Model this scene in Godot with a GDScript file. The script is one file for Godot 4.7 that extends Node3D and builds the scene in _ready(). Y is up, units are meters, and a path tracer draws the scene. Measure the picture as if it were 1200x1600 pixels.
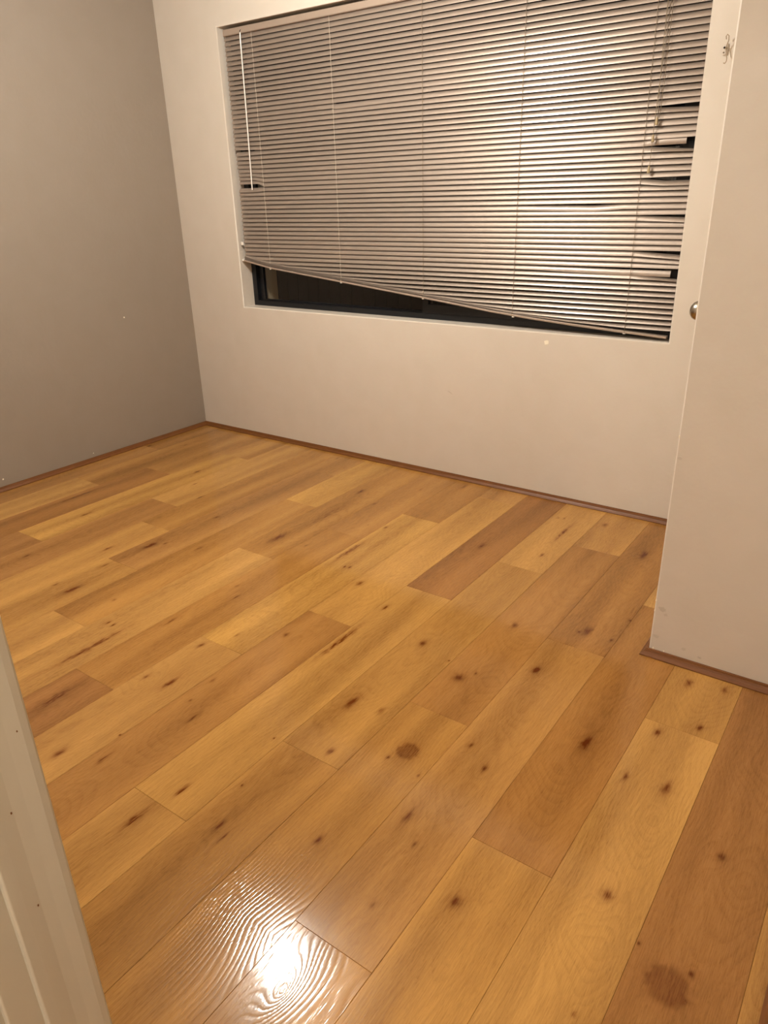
extends Node3D

# A bare bedroom at night, seen from its doorway: x runs along the window wall, z towards the camera, metres.

const ROOM_H := 2.4
const WALL_RIGHT := 3.633
const CLOSET_X := 3.116
const CLOSET_Z := 0.998
const DOOR_X := 3.02
const DOOR_Z := 2.763
const WIN_L := 0.448
const WIN_R := 2.797
const WIN_B := 0.7573
const WIN_T := 2.0985
const BLIND_Z := -0.03
const PLANK := 0.19
const PLANK_OFF := -0.028

# knots and dark streaks of the boards: x, z (m), half length and half width (cm, along and across the grain), depth of colour
const KNOTS := [
	"0.394 1.166 30 2.2 0.5;0.630 1.296 8 1.5 0.6;0.802 1.689 5 1.5 0.6;0.636 0.635 5 1.5 0.7;0.766 0.762 5 1.5 0.7;0.926 0.873 6 1.5 0.6;1.176 0.995 4 1.5 0.6;1.031 1.466 7 2 0.7",
	"1.160 1.348 9 3 0.8;1.198 1.302 3 1 0.5;1.151 1.565 6 1.5 0.6;1.130 1.764 4 1.5 0.6;1.218 1.753 9 3 0.8;1.418 1.712 3 1.5 0.6;1.535 1.817 3 1.2 0.7;1.562 1.818 3 1.2 0.7",
	"1.616 1.939 30 2.5 0.7;1.710 1.693 8 1.5 0.6;1.721 1.394 4 1.2 0.5;1.779 1.457 5 1.2 0.5;1.965 1.629 5 1.2 0.6;1.911 1.736 5 1.8 0.7;0.048 0.491 6 1.5 0.6;0.221 0.360 4 1.2 0.5",
	"1.355 1.259 6 1.5 0.5;1.545 0.401 10 2.5 0.6;1.589 0.667 55 4 0.3;1.561 1.005 14 4 0.6;1.693 0.488 4 1.5 0.6;1.140 0.079 4 1.2 0.6;1.889 0.675 4 1.5 0.7;1.897 0.934 20 2.2 0.7",
	"1.964 1.056 2.5 1.2 0.7;1.984 1.049 2.5 1.2 0.7;2.097 1.128 6 2.5 0.8;1.713 0.995 3 1.2 0.5;2.275 1.219 5 1.8 0.8;2.273 1.472 25 2.5 0.8;2.102 1.539 4 2 0.7;2.504 1.334 5 3 0.8",
	"2.324 0.613 9 3 0.6;1.937 0.079 9 3 0.5;1.779 0.226 3 1.2 0.5;1.809 0.694 1 0.6 0.8;2.549 0.326 22 2 0.7;2.473 0.187 2 1 0.7;2.497 0.180 2 1 0.6;2.562 0.556 5 2 0.8",
	"2.670 0.151 6 2.5 0.7;2.894 0.344 11 4 0.7;2.702 1.078 5 2.5 0.7;2.892 0.999 2 1 0.6;2.915 0.980 9 4 0.7;3.005 0.842 2 1.2 0.6;2.995 0.989 2.5 1.2 0.6;2.865 1.268 5 2.5 0.7",
	"1.761 2.151 22 4 0.5;1.984 2.287 7 3 0.8;2.100 2.233 7 1.8 0.6;2.057 2.152 1.2 0.8 0.9;1.900 1.944 4 2 0.6;1.986 1.925 9 2.5 0.8;2.170 1.998 7 1.5 0.6;2.085 1.845 4 1.8 0.5",
	"2.103 1.945 2 1 0.6;2.356 2.193 8 1.8 0.7;2.335 2.311 9 2 0.7;2.515 2.216 5 1.5 0.6;2.468 2.097 1.5 0.8 0.7;2.547 2.234 6 0.8 0.5;2.497 1.693 9 3 0.8;2.587 1.678 5 2 0.6",
	"2.572 1.884 5 2.2 0.8;2.692 1.427 6 5 0.8;2.723 1.381 2 1.2 0.6;2.622 1.369 1.2 0.8 0.8;2.739 1.770 7 6 0.7;2.710 1.817 2 1.2 0.7;2.808 1.827 2 1 0.6;2.859 1.949 7 2 0.7",
	"2.731 2.118 4 2 0.8;2.415 1.928 1.2 0.8 0.7;2.865 1.659 3 1.5 0.6;3.107 1.488 10 3.5 0.8;3.248 1.344 4 2.2 0.8;3.335 1.264 4 2.2 0.8;3.259 1.082 6 3 0.8;3.351 1.060 5 2 0.6",
	"3.326 1.529 7 3 0.8;3.231 1.547 5 1.8 0.6;3.478 1.664 4 2.5 0.8;2.865 1.264 4 2 0.7;2.933 1.714 4 2 0.7;3.064 2.080 5 3 0.7;2.914 2.006 3 1.2 0.5;2.928 2.180 3 1.5 0.4",
	"3.310 1.892 5 3.5 0.8;3.464 2.012 9 8 0.7;3.495 1.966 2.2 1.5 0.8;3.396 1.960 1.5 1 0.8;3.346 2.155 2 1.2 0.5",
]

var jobs: Array = []


func _ready():
	camera_and_light()
	make_materials()
	build_floor()
	build_walls()
	build_trims()
	build_window()
	build_blind()
	build_outside()
	build_closet_door()
	build_doorway()
	build_cleat()
	build_wall_marks()


# ---------------------------------------------------------------- camera, light

func camera_and_light():
	var cam := Camera3D.new()
	cam.name = "camera"
	cam.fov = 70.087
	cam.near = 0.02
	cam.position = Vector3(3.5808, 1.3237, 2.9948)
	cam.basis = Basis(Vector3.UP, deg_to_rad(36.1853)) * Basis(Vector3.RIGHT, deg_to_rad(-23.5446)) * Basis(Vector3.BACK, deg_to_rad(-1.6266))
	add_child(cam)
	cam.current = true
	var e := Environment.new()
	e.background_mode = Environment.BG_SKY
	var sm := ProceduralSkyMaterial.new()
	sm.sky_top_color = Color(0.012, 0.014, 0.022)
	sm.sky_horizon_color = Color(0.03, 0.03, 0.036)
	sm.ground_bottom_color = Color(0.01, 0.01, 0.012)
	sm.ground_horizon_color = Color(0.02, 0.02, 0.024)
	sm.sun_angle_max = 0.0
	var sky := Sky.new()
	sky.sky_material = sm
	e.sky = sky
	e.tonemap_mode = Environment.TONE_MAPPER_LINEAR
	e.tonemap_exposure = 1.13
	e.sdfgi_enabled = true
	e.ssao_enabled = true
	e.ssil_enabled = true
	var we := WorldEnvironment.new()
	we.name = "night_environment"
	we.environment = e
	add_child(we)
	ceiling_lamp("ceiling_light", "round frosted dome light in the middle of the bedroom ceiling", Vector3(1.62, ROOM_H, 1.31), 0.12, Color(1.0, 0.985, 0.93), 2.65)
	ceiling_lamp("hallway_light", "small frosted dome light on the hallway ceiling outside the doorway", Vector3(3.30, ROOM_H, 4.0), 0.11, Color(1.0, 0.98, 0.92), 1.55)


func ceiling_lamp(called: String, label: String, at: Vector3, r: float, c: Color, energy: float):
	var t := thing(called, label, "ceiling light", at)
	var ring := PackedVector2Array()
	for p in [Vector2(0.0, 0.0), Vector2(r + 0.02, 0.0), Vector2(r + 0.022, -0.012), Vector2(r + 0.012, -0.022), Vector2(r, -0.024), Vector2(0.0, -0.024)]:
		ring.append(p)
	part("base_ring", lathe(ring, 40), plain(Color(0.85, 0.84, 0.82), 0.4), t)
	var dome := PackedVector2Array()
	for k in 9:
		var a := PI / 2.0 * k / 8.0
		dome.append(Vector2(r * cos(a), -0.024 - 0.062 * sin(a)))
	var glow := plain(Color(0.9, 0.88, 0.84), 0.35)
	glow.emission_enabled = true
	glow.emission = c.linear_to_srgb()
	glow.emission_energy_multiplier = 1.5
	part("dome", lathe(dome, 40), glow, t)
	var o := OmniLight3D.new()
	o.name = called + "_bulb"
	o.position = at + Vector3(0, -0.14, 0)
	o.light_color = c.linear_to_srgb()
	o.light_energy = energy
	o.light_size = 0.095
	o.omni_range = 14.0
	o.omni_attenuation = 2.0
	o.shadow_enabled = true
	add_child(o)


# ---------------------------------------------------------------- helpers

var M := {}
var used_names := {}


func numbered(called: String) -> String:
	if not used_names.has(called):
		used_names[called] = 0
		return called
	used_names[called] += 1
	return "%s_%03d" % [called, used_names[called]]


func plain(c: Color, rough: float, metal := 0.0, spec := 0.5) -> StandardMaterial3D:
	var m := StandardMaterial3D.new()
	m.albedo_color = c
	m.roughness = rough
	m.metallic = metal
	m.metallic_specular = spec
	return m


func thing(called: String, label: String, category: String, at := Vector3.ZERO, group := "") -> Node3D:
	var o := Node3D.new()
	o.name = numbered(called)
	add_child(o, true)
	o.position = at
	o.set_meta("label", label)
	o.set_meta("category", category)
	if group:
		o.set_meta("group", group)
	return o


func structure(called: String, label := "") -> Node3D:
	var o := Node3D.new()
	o.name = called
	o.set_meta("kind", "structure")
	if label:
		o.set_meta("label", label)
		o.set_meta("category", called.get_slice("_", 0))
	add_child(o, true)
	return o


var part_count := {}


func part(called: String, mesh: Mesh, m: Material, parent: Node) -> MeshInstance3D:
	var o := MeshInstance3D.new()
	var key := str(parent.get_instance_id()) + called
	var n: int = part_count.get(key, 0)
	part_count[key] = n + 1
	o.name = called if n == 0 else "%s_%03d" % [called, n]
	o.mesh = mesh
	o.material_override = m
	o.cast_shadow = GeometryInstance3D.SHADOW_CASTING_SETTING_ON
	parent.add_child(o, true)
	return o


func struct_mesh(called: String, mesh: Mesh, m: Material, label: String) -> MeshInstance3D:
	var o := part(called, mesh, m, self)
	o.set_meta("kind", "structure")
	o.set_meta("label", label)
	o.set_meta("category", called.get_slice("_", 0))
	return o


func begin() -> SurfaceTool:
	var st := SurfaceTool.new()
	st.begin(Mesh.PRIMITIVE_TRIANGLES)
	return st


func finish(st: SurfaceTool) -> ArrayMesh:
	st.generate_normals()
	return st.commit()


func quad(st: SurfaceTool, a: Vector3, b: Vector3, c: Vector3, d: Vector3, smooth := -1):
	# a b c d counter-clockwise seen from outside; written clockwise
	var g := 0xFFFFFFFF if smooth < 0 else smooth
	st.set_smooth_group(g)
	for v in [a, c, b, a, d, c]:
		st.add_vertex(v)


func box(st: SurfaceTool, lo: Vector3, hi: Vector3, ch := 0.0):
	# a box whose edges are bevelled by ch
	var c := (lo + hi) / 2.0
	var h := (hi - lo) / 2.0
	ch = minf(ch, 0.45 * minf(h.x, minf(h.y, h.z)) * 2.0)
	var pt := func(ax: int, s: int, u: int, v: int) -> Vector3:
		var p := Vector3()
		p[ax] = s * h[ax]
		p[(ax + 1) % 3] = u * (h[(ax + 1) % 3] - ch)
		p[(ax + 2) % 3] = v * (h[(ax + 2) % 3] - ch)
		return c + p
	for ax in 3:
		for s in [-1, 1]:
			var q := [pt.call(ax, s, -1, -1), pt.call(ax, s, 1, -1), pt.call(ax, s, 1, 1), pt.call(ax, s, -1, 1)]
			if s > 0:
				quad(st, q[0], q[1], q[2], q[3])
			else:
				quad(st, q[3], q[2], q[1], q[0])
	if ch <= 0.0:
		return
	for ax in 3:
		var b := (ax + 1) % 3
		var k := (ax + 2) % 3
		for s in [-1, 1]:
			for t in [-1, 1]:
				# edge along k between face (ax, s) and face (b, t)
				var p0: Vector3 = pt.call(ax, s, t, -1)
				var p1: Vector3 = pt.call(ax, s, t, 1)
				var r0: Vector3 = pt.call(b, t, -1, s)
				var r1: Vector3 = pt.call(b, t, 1, s)
				if s * t > 0:
					quad(st, p0, r0, r1, p1)
				else:
					quad(st, p1, r1, r0, p0)
	for sx in [-1, 1]:
		for sy in [-1, 1]:
			for sz in [-1, 1]:
				var a: Vector3 = pt.call(0, sx, sy, sz)
				var b2: Vector3 = pt.call(1, sy, sz, sx)
				var c2: Vector3 = pt.call(2, sz, sx, sy)
				st.set_smooth_group(0xFFFFFFFF)
				for v in ([a, c2, b2] if sx * sy * sz > 0 else [a, b2, c2]):
					st.add_vertex(v)


func boxmesh(lo: Vector3, hi: Vector3, ch := 0.0) -> ArrayMesh:
	var st := begin()
	box(st, lo, hi, ch)
	return finish(st)


func lathe(profile: PackedVector2Array, n: int) -> ArrayMesh:
	var st := begin()
	for k in n:
		var a := TAU * k / n
		var b := TAU * (k + 1) / n
		for i in profile.size() - 1:
			var p := profile[i]
			var q := profile[i + 1]
			quad(st, Vector3(p.x * cos(a), p.y, p.x * sin(a)), Vector3(q.x * cos(a), q.y, q.x * sin(a)), Vector3(q.x * cos(b), q.y, q.x * sin(b)), Vector3(p.x * cos(b), p.y, p.x * sin(b)), 1)
	return finish(st)


func tube(st: SurfaceTool, pts: PackedVector3Array, r: float, n := 8):
	var rings := []
	var side := Vector3.RIGHT
	for i in pts.size():
		var d := (pts[mini(i + 1, pts.size() - 1)] - pts[maxi(i - 1, 0)]).normalized()
		if absf(d.dot(side)) > 0.9:
			side = Vector3.BACK if absf(d.z) < 0.7 else Vector3.UP
		var u := (side - d * d.dot(side)).normalized()
		side = u
		var v := d.cross(u)
		var ring := PackedVector3Array()
		for k in n:
			var a := TAU * k / n
			ring.append(pts[i] + (u * cos(a) + v * sin(a)) * r)
		rings.append(ring)
	for i in rings.size() - 1:
		for k in n:
			var k2 := (k + 1) % n
			quad(st, rings[i][k], rings[i][k2], rings[i + 1][k2], rings[i + 1][k], 1)
	for k in range(1, n - 1):
		st.set_smooth_group(0xFFFFFFFF)
		for w in [rings[0][0], rings[0][k], rings[0][k + 1]]:
			st.add_vertex(w)
		var l: PackedVector3Array = rings[rings.size() - 1]
		for w in [l[0], l[k + 1], l[k]]:
			st.add_vertex(w)


func tubemesh(pts: PackedVector3Array, r: float, n := 8) -> ArrayMesh:
	var st := begin()
	tube(st, pts, r, n)
	return finish(st)


func rings_mesh(st: SurfaceTool, rings: Array, smooth := -1):
	# closed loops of equal length, joined one to the next
	for i in rings.size() - 1:
		var n: int = rings[i].size()
		for k in n:
			var k2 := (k + 1) % n
			quad(st, rings[i][k], rings[i][k2], rings[i + 1][k2], rings[i + 1][k], smooth)


# ---------------------------------------------------------------- materials

func make_materials():
	var roller := NoiseTexture2D.new()
	var fn := FastNoiseLite.new()
	fn.seed = 7
	fn.frequency = 0.035
	fn.fractal_octaves = 4
	roller.width = 512
	roller.height = 512
	roller.noise = fn
	roller.seamless = true
	roller.as_normal_map = true
	roller.bump_strength = 2.0
	var mottle := NoiseTexture2D.new()
	var mn := FastNoiseLite.new()
	mn.seed = 12
	mn.frequency = 0.006
	mn.fractal_octaves = 3
	mottle.width = 512
	mottle.height = 512
	mottle.noise = mn
	mottle.seamless = true
	var mr := Gradient.new()
	mr.set_color(0, Color(0.985, 0.982, 0.975))
	mr.set_color(1, Color(1, 1, 1))
	mottle.color_ramp = mr
	for w in [["wall_cream", Color(0.825, 0.778, 0.72), 0.42], ["wall_taupe", Color(0.57, 0.518, 0.462), 0.5], ["wall_white", Color(0.86, 0.83, 0.78), 0.6]]:
		var m := plain(w[1], w[2], 0.0, 0.45)
		m.normal_enabled = true
		m.normal_texture = roller
		m.normal_scale = 0.18
		m.albedo_texture = mottle
		m.uv1_triplanar = true
		m.uv1_world_triplanar = true
		m.uv1_scale = Vector3(1.6, 1.6, 1.6)
		M[w[0]] = m
	M.trim = plain(Color(0.47, 0.285, 0.125), 0.42, 0.0, 0.4)
	var grain := NoiseTexture2D.new()
	var gn := FastNoiseLite.new()
	gn.seed = 21
	gn.frequency = 0.02
	grain.width = 256
	grain.height = 256
	grain.noise = gn
	grain.seamless = true
	var ramp := Gradient.new()
	ramp.set_color(0, Color(0.80, 0.78, 0.74))
	ramp.set_color(1, Color(1, 1, 1))
	grain.color_ramp = ramp
	M.trim.albedo_texture = grain
	M.trim.uv1_triplanar = true
	M.trim.uv1_world_triplanar = true
	M.trim.uv1_scale = Vector3(2, 40, 2)
	M.slat = plain(Color(0.62, 0.555, 0.50), 0.43, 0.45, 0.5)
	M.slat.clearcoat_enabled = true
	M.slat.clearcoat = 0.6
	M.slat.clearcoat_roughness = 0.15
	M.rail = plain(Color(0.65, 0.575, 0.51), 0.38, 0.2, 0.5)
	M.cord = plain(Color(0.50, 0.435, 0.35), 0.8)
	M.cord_pale = plain(Color(0.82, 0.76, 0.68), 0.8)
	M.wand = plain(Color(0.93, 0.90, 0.86), 0.15)
	M.tassel = plain(Color(0.66, 0.58, 0.44), 0.45)
	M.alu = plain(Color(0.035, 0.045, 0.065), 0.4, 0.0)
	M.steel = plain(Color(0.66, 0.62, 0.56), 0.24, 1.0)
	M.door = plain(Color(0.86, 0.82, 0.75), 0.4)
	M.jamb = plain(Color(0.73, 0.69, 0.61), 0.3)
	M.subfloor = plain(Color(0.16, 0.09, 0.04), 0.9)
	M.render = plain(Color(0.62, 0.55, 0.43), 0.9)
	var g := plain(Color(0.1, 0.12, 0.12, 0.02), 0.02)
	g.transparency = BaseMaterial3D.TRANSPARENCY_ALPHA
	g.metallic_specular = 0.4
	M.glass = g


# ---------------------------------------------------------------- floor of oak boards

func tone_rows() -> Array:
	# for each row from the left wall: joints (z) and the tone of the boards between them, 0 dark to 1 light
	return [
		[[0.5, 1.72], [0.4, 0.45, 0.5]],
		[[1.035, 2.255], [0.38, 0.75, 0.5]],
		[[0.738, 1.958], [0.45, 0.22, 0.5]],
		[[0.357, 1.577], [0.5, 0.72, 0.3]],
		[[1.008, 2.228], [0.66, 0.34, 0.5]],
		[[1.21, 2.43], [0.42, 0.62, 0.5]],
		[[0.30, 1.52], [0.5, 0.42, 0.62]],
		[[0.667, 1.879], [0.78, 0.40, 0.62]],
		[[1.161, 2.38], [0.42, 0.76, 0.5]],
		[[0.82, 2.04], [0.36, 0.34, 0.24]],
		[[0.516, 1.70], [0.34, 0.80, 0.68]],
		[[0.161, 1.381, 2.60], [0.5, 0.64, 0.34, 0.4]],
		[[1.051, 2.251], [0.16, 0.74, 0.66]],
		[[0.70, 1.923], [0.66, 0.60, 0.48]],
		[[0.406, 1.60], [0.52, 0.30, 0.46]],
		[[1.09, 2.296], [0.27, 0.46, 0.42]],
		[[0.721, 1.918], [0.75, 0.24, 0.56]],
		[[0.083, 1.303, 2.52], [0.5, 0.64, 0.70, 0.5]],
		[[0.98, 2.20], [0.5, 0.22, 0.30]],
		[[1.75], [0.4, 0.52]],
	]


func build_floor():
	var floor_node := structure("floor", "glossy honey oak board floor with dark knots")
	var base := boxmesh(Vector3(-0.12, -0.1, -0.14), Vector3(WALL_RIGHT + 0.12, -0.009, DOOR_Z + 0.12))
	part("underlay", base, M.subfloor, floor_node)
	var rng := RandomNumberGenerator.new()
	rng.seed = 4711
	var all := []
	for s in KNOTS:
		for t in s.split(";"):
			var f: PackedFloat64Array = t.split_floats(" ")
			all.append(f)
	var rows := tone_rows()
	var todo := []
	for r in rows.size():
		var x0 := maxf(PLANK * r + PLANK_OFF, 0.002)
		var x1 := minf(PLANK * (r + 1) + PLANK_OFF, WALL_RIGHT - 0.001)
		var zs := [0.002]
		zs.append_array(rows[r][0])
		zs.append(DOOR_Z + 0.10)
		for k in zs.size() - 1:
			var z0: float = zs[k]
			var z1: float = zs[k + 1]
			# wood starts behind the closet front only up to the closet walls
			var near := Vector2((x0 + x1) / 2.0, clampf(2.9, z0, z1)).distance_to(Vector2(3.58, 2.99)) < 1.95
			var res := 1.0 if near else 0.5
			var job := {"x0": x0, "x1": x1, "z0": z0, "z1": z1, "res": res, "tone": rows[r][1][k], "seed": rng.randi() % 100000, "knots": [], "hue": rng.randf_range(-1, 1)}
			for f in all:
				if f[0] >= x0 and f[0] < x1 and f[1] >= z0 and f[1] < z1:
					job.knots.append([(f[0] - x0) * 1000.0, (f[1] - z0) * 1000.0, f[2] * (4.3 if f[2] < 12.0 else 5.2), f[3] * (4.6 if f[2] < 12.0 else 5.2), f[4]])
			if x0 > 2.4 and x0 < 2.9 and z0 < 2.4 and z1 > 2.5:
				job.ridged = true
				if x0 > 2.75:
					job.swirl = true
			todo.append(job)
	jobs = todo
	var id := WorkerThreadPool.add_group_task(paint_board, jobs.size())
	WorkerThreadPool.wait_for_group_task_completion(id)
	var shared := []
	var far_seen := 0
	for job in jobs:
		var m := plain(Color(1, 1, 1), 0.10, 0.0, 0.38)
		m.albedo_texture = ImageTexture.create_from_image(job.image)
		m.normal_enabled = true
		# boards further off share a few reliefs
		if job.res == 1.0:
			m.normal_texture = ImageTexture.create_from_image(job.relief)
		else:
			far_seen += 1
			if shared.size() < 4:
				shared.append(ImageTexture.create_from_image(job.relief))
			m.normal_texture = shared[far_seen % shared.size()]
		m.normal_scale = 0.26 if job.has("ridged") else 0.14
		m.texture_repeat = false
		part("plank", board_mesh(job), m, floor_node)
	var hall := boxmesh(Vector3(2.2, -0.1, DOOR_Z + 0.12), Vector3(4.2, -0.0005, 5.0))
	struct_mesh("floor_hall", hall, plain(Color(0.62, 0.43, 0.24), 0.35), "oak hallway floor beyond the bedroom doorway")


func board_mesh(job: Dictionary) -> ArrayMesh:
	var g := 0.0002
	var c := 0.0007
	var a := Vector3(job.x0 + g, 0, job.z0 + g)
	var b := Vector3(job.x1 - g, 0, job.z1 - g)
	var st := begin()
	st.set_smooth_group(0xFFFFFFFF)
	var lo := [Vector3(a.x, -0.009, a.z), Vector3(b.x, -0.009, a.z), Vector3(b.x, -0.009, b.z), Vector3(a.x, -0.009, b.z)]
	var mid := []
	var top := []
	for v in lo:
		mid.append(Vector3(v.x, -c, v.z))
		top.append(Vector3(clampf(v.x, a.x + c, b.x - c), 0, clampf(v.z, a.z + c, b.z - c)))
	var put := func(v: Vector3):
		st.set_uv(Vector2((v.x - a.x) / (b.x - a.x), (v.z - a.z) / (b.z - a.z)))
		st.add_vertex(v)
	for v in [top[0], top[1], top[2], top[0], top[2], top[3], lo[0], lo[2], lo[1], lo[0], lo[3], lo[2]]:
		put.call(v)
	for k in 4:
		var k2 := (k + 1) % 4
		for v in [mid[k], mid[k2], top[k2], mid[k], top[k2], top[k], lo[k], lo[k2], mid[k2], lo[k], mid[k2], mid[k]]:
			put.call(v)
	st.generate_normals()
	st.generate_tangents()
	return st.commit()


func paint_board(n: int):
	var job: Dictionary = jobs[n]
	var step: float = 1.0 / job.res
	var w := maxi(8, int((job.x1 - job.x0) * 1000.0 * job.res))
	var h := maxi(8, int((job.z1 - job.z0) * 1000.0 * job.res))
	var rng := RandomNumberGenerator.new()
	rng.seed = job.seed
	var na := FastNoiseLite.new()
	na.seed = job.seed
	na.frequency = 0.01
	na.fractal_octaves = 2
	var nb := FastNoiseLite.new()
	nb.seed = job.seed + 5
	nb.frequency = 1.0
	nb.fractal_octaves = 2
	var center := rng.randf_range(-60.0, 250.0)
	if rng.randf() < 0.5:
		center = rng.randf_range(50.0, 140.0)
	var spacing := rng.randf_range(6.5, 10.0)
	# core distance along the length, and slow tonal bands along it
	var core := PackedFloat32Array()
	var sway := PackedFloat32Array()
	core.resize(h)
	sway.resize(h)
	for j in h:
		var v := j * step
		core[j] = pow(20.0 + 70.0 * absf(na.get_noise_2d(v * 0.12, 900.0)) + 0.05 * v, 2.0)
		sway[j] = 26.0 * na.get_noise_2d(v * 0.25, 300.0)
	var tone: float = job.tone
	# linear reflectances from the dark boards to the light ones
	var base := Vector3(0.228, 0.087, 0.022).lerp(Vector3(0.495, 0.262, 0.067), tone)
	base *= 1.0 + 0.03 * job.hue
	base.z *= 1.0 - 0.08 * job.hue
	var lut := PackedByteArray()
	lut.resize(1024)
	for k in 1024:
		lut[k] = int(255.0 * Color(k / 1023.0, 0, 0).linear_to_srgb().r + 0.5)
	var px := PackedByteArray()
	px.resize(w * h * 3)
	var hp := PackedByteArray()
	hp.resize(w * h)
	var dark := PackedFloat32Array()
	var bump := PackedFloat32Array()
	dark.resize(w * h)
	bump.resize(w * h)
	for kn in job.knots:
		var ku: float = kn[0] / step
		var kv: float = kn[1] / step
		var kl: float = maxf(kn[2], 2.0) / step
		var kw: float = maxf(kn[3], 2.0) / step
		var ka: float = kn[4]
		var long := kl > kw * 3.5
		var round_one := kl < kw * 1.6 and kl * step > 26.0
		var ru := kw * 3.4 + 2.0
		var rv := kl * 3.0 + 2.0
		for j in range(maxi(0, int(kv - rv)), mini(h, int(kv + rv))):
			for i in range(maxi(0, int(ku - ru)), mini(w, int(ku + ru))):
				var wob := nb.get_noise_2d(i * step * 0.035, j * step * 0.03)
				var du := (i - ku + wob * kw * 0.3) / kw
				var dv := (j - kv) / kl
				var d2 := du * du + dv * dv
				var g := exp(-d2 * 0.42)
				bump[j * w + i] += 1.3 * exp(-du * du * 0.35 - dv * dv * 0.12)
				var core_dark := exp(-d2 * 2.2)
				if long:
					core_dark *= 1.35 * clampf(0.8 + 1.3 * nb.get_noise_2d(i * step * 0.25 + 40.0, j * step * 0.02), 0.15, 1.25)
				elif round_one:
					core_dark = 0.62 / (1.0 + exp((d2 - 0.9) * 4.5)) + 0.18 * exp(-pow((sqrt(d2) - 0.85) * 4.0, 2.0))
				dark[j * w + i] += ka * (0.86 * core_dark + 0.2 * g)
	if job.has("swirl"):
		var su := 0.40 * w
		var sv: float = (2.415 - job.z0) * 1000.0 / step
		for j in range(maxi(0, int(sv - 160)), mini(h, int(sv + 160))):
			for i in w:
				var du := (i - su) * step / 34.0
				var dv: float = (j - sv) * step / 75.0
				bump[j * w + i] += 9.0 * exp(-0.5 * sqrt(du * du + dv * dv) * 1.6)
	var ridged := job.has("ridged")
	for j in h:
		var v := j * step
		for i in w:
			var u := i * step
			var at := j * w + i
			var warp := na.get_noise_2d(u * 0.8, v * 0.09)
			var fine := nb.get_noise_2d(u * 0.42, v * 0.013)
			var du := u - center - sway[j]
			var field := sqrt(du * du + core[j]) / spacing + warp * 1.3 + fine * 0.16 + bump[at]
			var ring := field - floorf(field)
			var late := ring * ring * ring
			var band := na.get_noise_2d(u * 0.7 + 500.0, v * 0.06)
			var pore := maxf(0.0, nb.get_noise_2d(u * 0.75 + 90.0, v * 0.045) - 0.12)
			var d := dark[at] + 0.115 * late + 0.26 * pore + 0.19 * fine - 0.07 * warp + 0.36 * band - 0.03
			d = clampf(d, -0.35, 0.85)
			px[at * 3] = lut[clampi(int(1023.0 * base.x * (1.0 - d * 0.88 + minf(dark[at], 0.8) * 0.06)), 0, 1023)]
			px[at * 3 + 1] = lut[clampi(int(1023.0 * base.y * (1.0 - d * 1.02)), 0, 1023)]
			px[at * 3 + 2] = lut[clampi(int(1023.0 * base.z * (1.0 - d * 1.12)), 0, 1023)]
			hp[at] = clampi(int(150.0 + (60.0 * smoothstep(0.0, 0.35, ring) * smoothstep(1.0, 0.65, ring) - 18.0 * pore if ridged else 34.0 * (ring - 0.5) - 45.0 * pore + 12.0 * fine)), 0, 255)
	job.image = Image.create_from_data(w, h, false, Image.FORMAT_RGB8, px)
	var relief := Image.create_from_data(w, h, false, Image.FORMAT_L8, hp)
	relief.bump_map_to_normal_map(1.6)
	job.relief = relief


# ---------------------------------------------------------------- walls

func rect(x0: float, x1: float, y0: float, y1: float, z: float) -> PackedVector3Array:
	return PackedVector3Array([Vector3(x0, y0, z), Vector3(x1, y0, z), Vector3(x1, y1, z), Vector3(x0, y1, z)])


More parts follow.
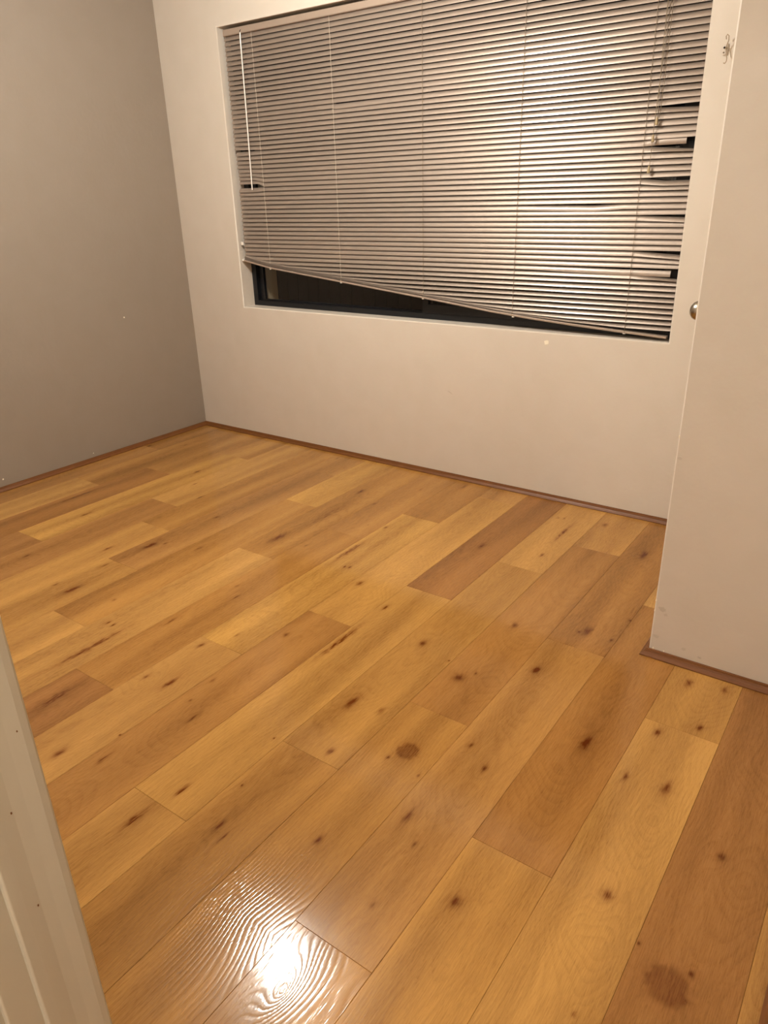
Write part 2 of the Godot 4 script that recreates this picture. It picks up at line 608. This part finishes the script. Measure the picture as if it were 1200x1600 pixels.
func build_walls():
	# the window wall, with a rounded plaster edge round the opening
	var st := begin()
	var r := 0.006
	var loops := [rect(-0.12, WALL_RIGHT + 0.12, -0.01, ROOM_H, -0.14), rect(-0.12, WALL_RIGHT + 0.12, -0.01, ROOM_H, 0.0), rect(WIN_L - r, WIN_R + r, WIN_B - r, WIN_T + r, 0.0)]
	rings_mesh(st, loops)
	var edge := []
	for k in 6:
		var a := PI / 2.0 * k / 5.0
		var e := r * (1.0 - sin(a))
		edge.append(rect(WIN_L - e, WIN_R + e, WIN_B - e, WIN_T + e, -r * (1.0 - cos(a))))
	rings_mesh(st, edge, 2)
	rings_mesh(st, [rect(WIN_L, WIN_R, WIN_B, WIN_T, -r), rect(WIN_L, WIN_R, WIN_B, WIN_T, -0.14), rect(-0.12, WALL_RIGHT + 0.12, -0.01, ROOM_H, -0.14)])
	struct_mesh("wall_back", finish(st), M.wall_cream, "cream painted wall with the wide window in it")
	# the outer skin of the house, whose rendered reveal shows through the glass
	var so := begin()
	rings_mesh(so, [rect(-0.12, 4.2, -0.3, ROOM_H + 0.2, -0.145), rect(WIN_L + 0.03, WIN_R - 0.03, WIN_B + 0.012, WIN_T - 0.03, -0.145), rect(WIN_L + 0.03, WIN_R - 0.03, WIN_B + 0.0, WIN_T - 0.03, -0.255), rect(-0.12, 4.2, -0.3, ROOM_H + 0.2, -0.255), rect(-0.12, 4.2, -0.3, ROOM_H + 0.2, -0.145)])
	struct_mesh("wall_outside", finish(so), M.render, "beige rendered outer wall seen through the window glass")
	struct_mesh("wall_left", boxmesh(Vector3(-0.12, -0.01, 0.0), Vector3(0.0, ROOM_H, DOOR_Z + 0.12)), M.wall_taupe, "taupe grey painted wall on the left")
	struct_mesh("wall_right", boxmesh(Vector3(WALL_RIGHT, -0.01, 0.0), Vector3(WALL_RIGHT + 0.12, ROOM_H, 5.0)), M.wall_cream, "cream wall beside the doorway on the right")
	struct_mesh("wall_closet_front", boxmesh(Vector3(CLOSET_X, 0.0, 0.898), Vector3(WALL_RIGHT, ROOM_H, CLOSET_Z), 0.004), M.wall_cream, "scuffed cream closet wall whose bare edge faces the room")
	var sc := begin()
	box(sc, Vector3(CLOSET_X, 0.0, 0.86), Vector3(CLOSET_X + 0.09, ROOM_H, 0.898))
	box(sc, Vector3(CLOSET_X, 2.05, 0.06), Vector3(CLOSET_X + 0.09, ROOM_H, 0.86))
	box(sc, Vector3(CLOSET_X, 0.0, 0.0), Vector3(CLOSET_X + 0.09, ROOM_H, 0.06))
	struct_mesh("wall_closet_side", finish(sc), M.wall_cream, "cream closet wall round the closet door")
	# the wall the doorway is in, left of the door and over it
	var sd := begin()
	box(sd, Vector3(-0.0, -0.01, DOOR_Z), Vector3(DOOR_X - 0.02, ROOM_H, DOOR_Z + 0.12))
	box(sd, Vector3(DOOR_X - 0.02, 2.06, DOOR_Z), Vector3(WALL_RIGHT, ROOM_H, DOOR_Z + 0.12))
	struct_mesh("wall_front", finish(sd), M.wall_cream, "cream wall with the doorway the room is seen through")
	struct_mesh("ceiling", boxmesh(Vector3(-0.12, ROOM_H, -0.14), Vector3(4.3, ROOM_H + 0.1, 5.1)), M.wall_white, "plain white ceiling")
	struct_mesh("wall_hall_left", boxmesh(Vector3(2.2, -0.01, DOOR_Z + 0.12), Vector3(2.3, ROOM_H, 5.0)), M.wall_cream, "cream hallway wall on the left of the doorway")
	struct_mesh("wall_hall_back", boxmesh(Vector3(2.2, -0.01, 5.0), Vector3(WALL_RIGHT + 0.12, ROOM_H, 5.1)), M.wall_cream, "cream hallway wall facing the doorway")


func sweep(path: Array, flip: float, profile: Array) -> ArrayMesh:
	# a moulding along a floor path: profile points are (depth from the wall, height); depth goes to the left of the path times flip
	var st := begin()
	var loops := []
	for i in path.size():
		var p: Vector2 = path[i]
		var m := Vector2.ZERO
		var nrm := []
		if i > 0:
			var d: Vector2 = (p - path[i - 1]).normalized()
			nrm.append(Vector2(d.y, -d.x) * flip)
		if i < path.size() - 1:
			var d: Vector2 = (path[i + 1] - p).normalized()
			nrm.append(Vector2(d.y, -d.x) * flip)
		m = nrm[0]
		if nrm.size() == 2:
			var s: Vector2 = nrm[0] + nrm[1]
			m = s * 2.0 / s.length_squared()
		var loop := PackedVector3Array()
		for q in profile:
			loop.append(Vector3(p.x + m.x * q.x, q.y, p.y + m.y * q.x))
		loops.append(loop)
	rings_mesh(st, loops)
	for e in [0, loops.size() - 1]:
		for k in range(1, profile.size() - 1):
			st.set_smooth_group(0xFFFFFFFF)
			for v in [loops[e][0], loops[e][k], loops[e][k + 1]]:
				st.add_vertex(v)
	return finish(st)


func build_trims():
	var profile := [Vector2(0.0005, 0.0003), Vector2(0.0207, 0.0003), Vector2(0.0207, 0.0035), Vector2(0.0192, 0.0052), Vector2(0.0150, 0.0085), Vector2(0.0118, 0.0120), Vector2(0.0098, 0.0160), Vector2(0.0090, 0.0180), Vector2(0.0066, 0.0186), Vector2(0.0062, 0.0206), Vector2(0.0040, 0.0220), Vector2(0.0005, 0.0220)]
	var t := struct_mesh("baseboard_left", sweep([Vector2(0, DOOR_Z), Vector2(0, 0)], -1.0, profile), M.trim, "thin brown wooden beading along the taupe wall")
	t = struct_mesh("baseboard_back", sweep([Vector2(0, 0), Vector2(CLOSET_X, 0)], -1.0, profile), M.trim, "thin brown wooden beading under the window")
	t = struct_mesh("baseboard_closet", sweep([Vector2(CLOSET_X, 0.86), Vector2(CLOSET_X, CLOSET_Z), Vector2(WALL_RIGHT, CLOSET_Z)], -1.0, profile), M.trim, "thin brown wooden beading round the closet corner")
	t = struct_mesh("baseboard_right", sweep([Vector2(WALL_RIGHT, CLOSET_Z + 0.02), Vector2(WALL_RIGHT, DOOR_Z)], -1.0, profile), M.trim, "thin brown wooden beading beside the doorway")


# ---------------------------------------------------------------- window

func frame_loop(st: SurfaceTool, x0: float, x1: float, y0: float, y1: float, wl: float, wr: float, wb: float, wt: float, z0: float, z1: float):
	rings_mesh(st, [rect(x0, x1, y0, y1, z0), rect(x0, x1, y0, y1, z1), rect(x0 + wl, x1 - wr, y0 + wb, y1 - wt, z1), rect(x0 + wl, x1 - wr, y0 + wb, y1 - wt, z0), rect(x0, x1, y0, y1, z0)])


func build_window():
	var win := structure("window_1", "dark aluminium sliding window behind the crooked blind")
	var st := begin()
	frame_loop(st, WIN_L, WIN_R, WIN_B, WIN_T, 0.032, 0.032, 0.022, 0.03, -0.14, -0.088)
	box(st, Vector3(WIN_L + 0.032, WIN_B + 0.022, -0.112), Vector3(WIN_R - 0.032, WIN_B + 0.030, -0.107))
	box(st, Vector3(WIN_L + 0.032, WIN_B + 0.022, -0.094), Vector3(WIN_R - 0.032, WIN_B + 0.027, -0.088))
	part("window_frame", finish(st), M.alu, win)
	var mid := 1.615
	for k in 2:
		var x0 := WIN_L + 0.032 if k == 0 else mid - 0.022
		var x1 := mid + 0.022 if k == 0 else WIN_R - 0.032
		var z := -0.128 if k == 0 else -0.106
		var y0 := WIN_B + 0.022 if k == 0 else WIN_B + 0.028
		var s := begin()
		frame_loop(s, x0, x1, y0, WIN_T - 0.03, 0.034, 0.04, 0.012 if k == 0 else 0.042, 0.035, z, z + 0.018)
		var sash := part("sash", finish(s), M.alu, win)
		part("glass_pane", boxmesh(Vector3(x0 + 0.03, y0 + 0.01, z + 0.007), Vector3(x1 - 0.035, WIN_T - 0.06, z + 0.011)), M.glass, sash)


func rail_y(x: float) -> float:
	var p := [[0.44, 1.012], [0.50, 0.998], [0.663, 0.972], [1.14, 0.922], [1.64, 0.869], [2.10, 0.817], [2.45, 0.792], [2.80, 0.773]]
	for i in p.size() - 1:
		if x <= p[i + 1][0]:
			return lerpf(p[i][1], p[i + 1][1], (x - p[i][0]) / (p[i + 1][0] - p[i][0]))
	return 0.773


# dents and bends of single slats: slat, start, worst, end (x), drop, turn in degrees
func bends() -> Array:
	return [
		[16, 1.14, 1.16, 1.70, -0.0042, 2.0], [15, 1.62, 1.70, 1.95, 0.0015, 0.0],
		[20, 0.66, 0.46, 0.0, 0.0015, 0.0], [21, 0.66, 0.46, 0.0, 0.003, 0.0], [22, 0.66, 0.46, 0.0, 0.005, 0.0], [23, 0.66, 0.46, 0.0, 0.007, 0.0], [24, 0.66, 0.46, 0.0, -0.002, 0.0],
		[25, 0.66, 0.52, 0.0, 0.001, 0.0], [26, 0.66, 0.52, 0.0, 0.002, 0.0], [27, 0.66, 0.52, 0.0, 0.004, 0.0], [28, 0.66, 0.56, 0.0, 0.005, 4.0], [29, 0.66, 0.58, 0.0, 0.008, 0.0], [30, 0.66, 0.60, 0.0, 0.011, 0.0], [31, 0.66, 0.62, 0.0, 0.014, 0.0], [32, 0.66, 0.60, 0.0, -0.004, -6.0],
		[22, 2.60, 2.792, 4.0, -0.007, -22.0], [21, 2.66, 2.792, 4.0, 0.003, 0.0],
		[27, 2.60, 2.68, 4.0, 0.003, 24.0], [28, 2.62, 2.792, 4.0, -0.009, -40.0], [26, 2.61, 2.792, 4.0, 0.002, 0.0],
		[32, 2.62, 2.792, 4.0, 0.002, 0.0], [33, 2.61, 2.70, 4.0, -0.009, -14.0], [34, 2.61, 2.70, 4.0, -0.002, -10.0],
		[39, 2.61, 2.792, 4.0, -0.007, -18.0], [38, 2.61, 2.792, 4.0, 0.001, 0.0],
		[37, 2.10, 2.44, 2.56, -0.008, 8.0], [45, 2.61, 2.792, 4.0, -0.011, -20.0], [46, 2.61, 2.792, 4.0, -0.005, -6.0],
		[48, 2.20, 2.58, 4.0, -0.008, 20.0], [49, 2.62, 2.792, 4.0, -0.010, -34.0],
		[10, 2.0, 2.3, 2.55, -0.0012, 0.0], [19, 1.9, 2.05, 2.3, -0.0015, 0.0], [25, 2.2, 2.5, 2.7, -0.0015, 0.0], [34, 0.7, 1.0, 1.3, -0.001, 0.0],
	]


func build_blind():
	var b := thing("venetian_blind", "crooked cream aluminium venetian blind with bent slats hanging in the window", "blind", Vector3(0.0, 0.0, BLIND_Z))
	var x_left := 0.470
	var x_right := 2.792
	# head rail, an open tray with folded lips
	var st := begin()
	box(st, Vector3(x_left, 2.058, -0.016), Vector3(x_right, 2.0865, 0.013), 0.0025)
	part("head_rail", finish(st), M.rail, b)
	var tilt0 := deg_to_rad(59.5)
	var devs := bends()
	var n := 59
	for i in n:
		var mine := []
		for d in devs:
			if d[0] == i:
				mine.append(d)
		var xs := [0.0, 0.52, 0.58, 0.66, 0.80, 1.0, 1.147, 1.4, 1.64, 1.88, 2.113, 2.36, 2.612, 2.70, x_right]
		xs[0] = x_left + (0.006 if i >= 24 and i < 28 else 0.012 if i >= 28 and i < 32 else 0.004 if i >= 32 else 0.0)
		if i == 27:
			xs[xs.size() - 1] = 2.762
		if i == 48:
			xs[xs.size() - 1] = 2.764
		for d in mine:
			for k in [1, 2, 3]:
				if d[k] > x_left + 0.02 and d[k] < x_right - 0.02 and not xs.has(d[k]):
					xs.append(d[k])
		xs.sort()
		var loops := []
		for x in xs:
			var y := 2.037 - 0.0214 * i + 0.0112
			var tilt := tilt0 - deg_to_rad(22.0 * clampf((i - 47) / 6.0, 0.0, 1.0)) + deg_to_rad(2.5 * sin(i * 12.9898 + x * 1.3))
			for d in mine:
				var t := 0.0
				if d[3] == 0.0:
					t = clampf((d[1] - x) / (d[1] - d[2]), 0.0, 1.0)
				elif d[3] > 3.0:
					t = clampf((x - d[1]) / (d[2] - d[1]), 0.0, 1.0)
				elif x > d[1] and x < d[3]:
					t = (x - d[1]) / (d[2] - d[1]) if x <= d[2] else (d[3] - x) / (d[3] - d[2])
				y += d[4] * t
				tilt += deg_to_rad(d[5]) * minf(1.0, t * 1.5)
			# slats that the raised side of the bottom rail has gathered lie flat on it
			var floor_y := rail_y(x) + 0.0075 + 0.00155 * (n - 1 - i)
			var lift := floor_y + 0.0112 - y
			if lift > 0.0:
				var f := clampf(lift / 0.022, 0.0, 1.0)
				y = lerpf(y + lift, floor_y + 0.0015, f)
				tilt = lerpf(tilt, deg_to_rad(9.0), f)
			var loop := PackedVector3Array()
			for side in [1, -1]:
				for k in 7:
					var q: float = (k / 3.0 - 1.0) * side
					var s: float = 0.0125 * q
					var crown: float = 0.0031 * (1.0 - q * q) + 0.00011 * side
					# s runs down and into the room, the crown up and into the room
					loop.append(Vector3(x, y - s * sin(tilt) + crown * cos(tilt), s * cos(tilt) + crown * sin(tilt)))
			loops.append(loop)
		var sl := begin()
		for a in loops.size() - 1:
			for k in 14:
				var k2 := (k + 1) % 14
				quad(sl, loops[a][k], loops[a][k2], loops[a + 1][k2], loops[a + 1][k], 1 if k < 6 else 2 if k < 13 and k > 6 else 3)
		var made := part("slat", finish(sl), M.slat, b)
		if i == 27 or i == 48:
			made.set_meta("label", "bent slat with its right end broken off")
	# bottom rail
	var rl := []
	for k in 13:
		var x := lerpf(0.462, 2.780, k / 12.0)
		var y := rail_y(x)
		var loop := PackedVector3Array()
		for p in [[-0.011, 0.0045], [-0.0125, 0.002], [-0.0125, -0.003], [-0.011, -0.0045], [0.011, -0.0055], [0.0128, -0.004], [0.0128, 0.001], [0.0105, 0.0035]]:
			loop.append(Vector3(x, y + p[1], p[0]))
		rl.append(loop)
	var rs := begin()
	rings_mesh(rs, rl)
	for e in [0, 12]:
		for k in range(1, 7):
			rs.set_smooth_group(0xFFFFFFFF)
			for v in [rl[e][0], rl[e][k], rl[e][k + 1]]:
				rs.add_vertex(v)
	var rail := part("bottom_rail", finish(rs), M.rail, b)
	var cap := part("end_cap", boxmesh(Vector3(0.452, rail_y(0.46) - 0.006, -0.0135), Vector3(0.466, rail_y(0.46) + 0.006, 0.0138), 0.002), M.wand, rail)
	cap.set_meta("label", "white plastic end cap")
	# a slat end folded over at the left, its white back turned out
	var fold := begin()
	rings_mesh(fold, [rect(0.458, 0.474, 1.086, 1.1015, 0.0135), rect(0.457, 0.475, 1.085, 1.1025, 0.0125)])
	quad(fold, Vector3(0.458, 1.086, 0.0135), Vector3(0.474, 1.089, 0.0135), Vector3(0.4735, 1.1015, 0.0138), Vector3(0.4585, 1.1045, 0.0142))
	quad(fold, Vector3(0.457, 1.085, 0.0125), Vector3(0.457, 1.1025, 0.0125), Vector3(0.475, 1.1025, 0.0125), Vector3(0.475, 1.085, 0.0125))
	var fl := part("folded_slat_end", finish(fold), M.wand, b)
	fl.set_meta("label", "white folded slat end")
	# ladder cords over the slats
	for x in [0.661, 1.147, 1.641, 2.113, 2.612]:
		var pts := PackedVector3Array()
		for i in range(0, 60, 1):
			var y := 2.058 - 0.0214 * i
			var lo: float = rail_y(x) + 0.004
			if y < lo + 0.01:
				break
			pts.append(Vector3(x + 0.0008 * sin(i * 2.1) + (0.006 * i / 59.0 if x > 1.9 and x < 2.3 else 0.0) * -1.0, y, 0.0085 + 0.0008 * (i % 2)))
		pts.append(Vector3(pts[pts.size() - 1].x, rail_y(x) + 0.003, 0.0128))
		pts.append(Vector3(pts[pts.size() - 1].x, rail_y(x) - 0.010, 0.0140))
		part("ladder_cord", tubemesh(pts, 0.0009, 5), M.cord_pale if x < 1.5 else M.cord, b)
		var back := PackedVector3Array()
		for p in pts:
			back.append(Vector3(p.x + 0.0012, p.y, -p.z))
		part("ladder_cord", tubemesh(back, 0.0007, 5), M.cord, b)
		part("cord_button", boxmesh(Vector3(x - 0.005, rail_y(x) - 0.0085, 0.004), Vector3(x + 0.005, rail_y(x) - 0.0045, 0.0135), 0.001), M.wand, b)
	# tilt wand
	part("wand_hook", tubemesh(PackedVector3Array([Vector3(0.597, 2.072, 0.0125), Vector3(0.597, 2.066, 0.020), Vector3(0.597, 2.056, 0.018)]), 0.0015, 6), M.alu, b)
	part("tilt_wand", tubemesh(PackedVector3Array([Vector3(0.597, 2.060, 0.018), Vector3(0.5955, 2.04, 0.018), Vector3(0.592, 1.75, 0.018), Vector3(0.585, 1.36, 0.018)]), 0.0034, 6), M.wand, b)
	# lift cords, each ending in a small tassel
	var ends := [[2.640, 2.653, 1.548], [2.650, 2.646, 1.492], [2.659, 2.643, 1.390], [2.668, 2.661, 1.548]]
	for e in ends:
		var pts := PackedVector3Array()
		for k in 9:
			var f := k / 8.0
			pts.append(Vector3(lerpf(e[0], e[1], f) + 0.002 * sin(f * 7.0 + e[0] * 300.0), lerpf(2.058, e[2], f), 0.0125 + 0.004 * f))
		part("lift_cord", tubemesh(pts, 0.0009, 5), M.cord, b)
	for e in [[2.653, 1.548], [2.646, 1.492], [2.643, 1.390]]:
		var prof := PackedVector2Array([Vector2(0.0, 0.004), Vector2(0.0028, 0.0035), Vector2(0.0038, -0.001), Vector2(0.0058, -0.018), Vector2(0.0054, -0.0215), Vector2(0.0, -0.0215)])
		var o := part("tassel", lathe(prof, 14), M.tassel, b)
		o.position = Vector3(e[0], e[1], 0.0185)


# ---------------------------------------------------------------- outside

func build_outside():
	struct_mesh("ground_outside", boxmesh(Vector3(-3.0, -0.35, -2.2), Vector3(4.6, -0.25, -0.255)), plain(Color(0.22, 0.19, 0.16), 0.95), "dark ground strip between the house and the fence")
	var f := thing("timber_fence", "dark brown vertical board fence in the night outside the window", "fence", Vector3(0.8, -0.25, -1.35))
	var brown := []
	for k in 3:
		brown.append(plain(Color(0.058 + 0.006 * k, 0.035 + 0.003 * k, 0.026 + 0.002 * k), 0.8))
	var rng := RandomNumberGenerator.new()
	rng.seed = 99
	for k in 40:
		var x := -2.6 + k * 0.104
		part("board", boxmesh(Vector3(x, 0.03, -0.01 + rng.randf_range(0, 0.003)), Vector3(x + 0.1, 1.95, 0.009 + rng.randf_range(0, 0.004)), 0.002), brown[k % 3], f)
	for y in [0.25, 0.95, 1.7]:
		part("rail", boxmesh(Vector3(-2.6, y, -0.06), Vector3(1.55, y + 0.07, -0.0105), 0.003), brown[0], f)


# ---------------------------------------------------------------- doors

func build_closet_door():
	var d := structure("door_1", "white closet door whose round steel knob shows past the wall edge")
	part("door_leaf", boxmesh(Vector3(CLOSET_X + 0.02, 0.012, 0.063), Vector3(CLOSET_X + 0.055, 2.046, 0.857), 0.002), M.door, d)
	var prof := PackedVector2Array([Vector2(0.0, 0.0), Vector2(0.027, 0.0), Vector2(0.0275, 0.003), Vector2(0.024, 0.0065), Vector2(0.013, 0.009), Vector2(0.0105, 0.018), Vector2(0.011, 0.030), Vector2(0.017, 0.036), Vector2(0.0235, 0.043), Vector2(0.0272, 0.052), Vector2(0.0276, 0.060), Vector2(0.0260, 0.070), Vector2(0.0215, 0.079), Vector2(0.0130, 0.0855), Vector2(0.0, 0.0880)])
	var k := part("door_knob", lathe(prof, 40), M.steel, d)
	k.set_meta("label", "round satin steel knob")
	k.rotation = Vector3(0, 0, PI / 2.0)
	k.position = Vector3(CLOSET_X + 0.02, 1.001, 0.78)


func build_doorway():
	# the painted jamb the picture is taken past: a flat reveal, then two stepped stops
	var d := structure("door_2", "cream painted bedroom door frame close to the viewer")
	var jamb := begin()
	var xf := DOOR_X
	var prof := [Vector2(xf - 0.02, 2.7632), Vector2(xf - 0.002, 2.7632), Vector2(xf, 2.7655), Vector2(xf + 0.0006, 2.772), Vector2(xf - 0.0006, 2.785), Vector2(xf - 0.0012, 2.797), Vector2(xf - 0.0003, 2.810)]
	for t in [[2.8230, 0.0], [2.8530, 0.006]]:
		for k in 6:
			var a := PI / 2.0 * k / 5.0
			prof.append(Vector2(xf - t[1] - 0.0040 * (1.0 - cos(a)), t[0] - 0.0025 + 0.0025 * sin(a)))
		prof.append(Vector2(xf - t[1] - 0.0060, t[0] + 0.0004))
	prof.append(Vector2(xf - 0.012, 2.8828))
	prof.append(Vector2(xf - 0.02, 2.8828))
	var loops := []
	for y in [0.0005, 2.04]:
		var loop := PackedVector3Array()
		for p in prof:
			loop.append(Vector3(p.x, y, p.y))
		loops.append(loop)
	rings_mesh(jamb, loops)
	for e in 2:
		var tri := Geometry2D.triangulate_polygon(PackedVector2Array(prof))
		for t in tri:
			jamb.set_smooth_group(0xFFFFFFFF)
			jamb.add_vertex(loops[e][t])
	part("side_jamb", finish(jamb), M.jamb, d)
	var head := begin()
	box(head, Vector3(DOOR_X - 0.02, 2.04, DOOR_Z), Vector3(WALL_RIGHT, 2.06, DOOR_Z + 0.12), 0.002)
	part("head_jamb", finish(head), M.jamb, d)
	for p in [[0.905, 2.776], [0.861, 2.772], [0.96, 2.781], [0.715, 2.800], [0.83, 2.799], [1.03, 2.768]]:
		var c := part("paint_chip", boxmesh(Vector3(xf - 0.0004, p[0] - 0.0009, p[1] - 0.0007), Vector3(xf + 0.0003, p[0] + 0.0012, p[1] + 0.0006), 0.0001), M.trim, d)
		c.set_meta("label", "brown chip in the paint")


# ---------------------------------------------------------------- small things on the walls

func build_cleat():
	var c := thing("cord_cleat", "small clear plastic cord cleat screwed to the wall right of the blind", "cord cleat", Vector3(2.862, 1.735, 0.0))
	var clear := plain(Color(0.62, 0.54, 0.44, 0.55), 0.2)
	clear.transparency = BaseMaterial3D.TRANSPARENCY_DISABLED
	part("base_plate", boxmesh(Vector3(-0.010, -0.016, 0.0), Vector3(0.006, 0.018, 0.006), 0.0025), M.wall_cream, c)
	var up := PackedVector3Array()
	var path := [Vector3(0.0, 0.028, 0.018), Vector3(-0.001, 0.036, 0.022), Vector3(0.003, 0.041, 0.024), Vector3(0.008, 0.036, 0.023), Vector3(0.008, 0.024, 0.019), Vector3(0.003, 0.012, 0.014), Vector3(0.002, 0.0, 0.012), Vector3(0.004, -0.014, 0.014), Vector3(0.009, -0.026, 0.018), Vector3(0.010, -0.036, 0.021), Vector3(0.006, -0.042, 0.022), Vector3(0.001, -0.040, 0.021)]
	for p in path:
		up.append(p)
	part("horn", tubemesh(up, 0.0016, 8), clear, c)
	part("post", tubemesh(PackedVector3Array([Vector3(0.0, 0.004, 0.003), Vector3(0.002, 0.003, 0.012)]), 0.004, 8), clear, c)
	part("screw", tubemesh(PackedVector3Array([Vector3(-0.005, 0.006, 0.003), Vector3(-0.005, 0.006, 0.0085)]), 0.0034, 10), plain(Color(0.16, 0.12, 0.09), 0.4, 0.6), c)
	part("screw", tubemesh(PackedVector3Array([Vector3(-0.006, -0.008, 0.003), Vector3(-0.006, -0.008, 0.0072)]), 0.0026, 10), plain(Color(0.42, 0.36, 0.29), 0.4, 0.6), c)


func blob(r: float, h: float, n: int, seed_value: int) -> ArrayMesh:
	# a small flat patch lying in the xy plane, raised by h
	var rng := RandomNumberGenerator.new()
	rng.seed = seed_value
	var lo := PackedVector3Array()
	var hi := PackedVector3Array()
	for k in n:
		var a := TAU * k / n
		var q := r * rng.randf_range(0.6, 1.15)
		lo.append(Vector3(cos(a) * q, sin(a) * q, 0.0))
		hi.append(Vector3(cos(a) * q * 0.8, sin(a) * q * 0.8, h))
	var st := begin()
	rings_mesh(st, [lo, hi])
	for k in range(1, n - 1):
		st.set_smooth_group(0xFFFFFFFF)
		for v in [hi[0], hi[k + 1], hi[k]]:
			st.add_vertex(v)
	return finish(st)


func build_wall_marks():
	var white := plain(Color(0.93, 0.89, 0.80), 0.6)
	var back := get_node("wall_back")
	var p := part("filler_patch", blob(0.012, 0.0008, 9, 3), white, back)
	p.position = Vector3(2.287, 0.716, 0.0)
	p.set_meta("label", "small white filler patch under the window")
	var s := part("scratch", boxmesh(Vector3(-0.012, -0.0007, 0.0), Vector3(0.012, 0.0007, 0.0004), 0.0001), plain(Color(0.62, 0.53, 0.43), 0.7), back)
	s.position = Vector3(1.805, 0.435, 0.0)
	s.rotation.z = -0.5
	var front := get_node("wall_closet_front")
	var grime := [plain(Color(0.755, 0.705, 0.64), 0.5), plain(Color(0.78, 0.73, 0.665), 0.5)]
	for q in [[3.140, 0.165, 0.013, 0], [3.150, 0.150, 0.009, 1], [3.132, 0.070, 0.010, 1], [3.262, 0.040, 0.006, 0], [3.215, 0.052, 0.008, 1], [3.127, 0.64, 0.008, 1]]:
		var g := part("grime_smudge", blob(q[2], 0.0003, 13, 77 + int(q[1] * 1000.0)), grime[q[3]], front)
		g.position = Vector3(q[0], q[1], CLOSET_Z)
		g.scale = Vector3(1.0, 0.7, 1.0)
	for q in [[3.1185, 0.190, 0.006], [3.1180, 0.155, 0.0035], [3.128, 0.0245, 0.005], [3.160, 0.024, 0.004], [3.118, 0.70, 0.004], [3.1175, 1.04, 0.003]]:
		var g := part("paint_chip", blob(q[2], 0.0008, 7, 31 + int(q[1] * 1000.0)), white, front)
		g.position = Vector3(q[0], q[1], CLOSET_Z)
		g.scale = Vector3(0.5, 1.2, 1.0)
		g.set_meta("label", "white chip along the wall edge")
	var left := get_node("wall_left")
	for q in [[0.735, 0.479, 0.0045], [0.057, 1.335, 0.005], [0.044, 0.819, 0.0035]]:
		var d := part("paint_speck", blob(q[2], 0.0008, 7, 11 + int(q[2] * 10000.0)), white, left)
		d.position = Vector3(0.0, q[0], q[1])
		d.rotation.y = PI / 2.0
		d.set_meta("label", "white paint speck")
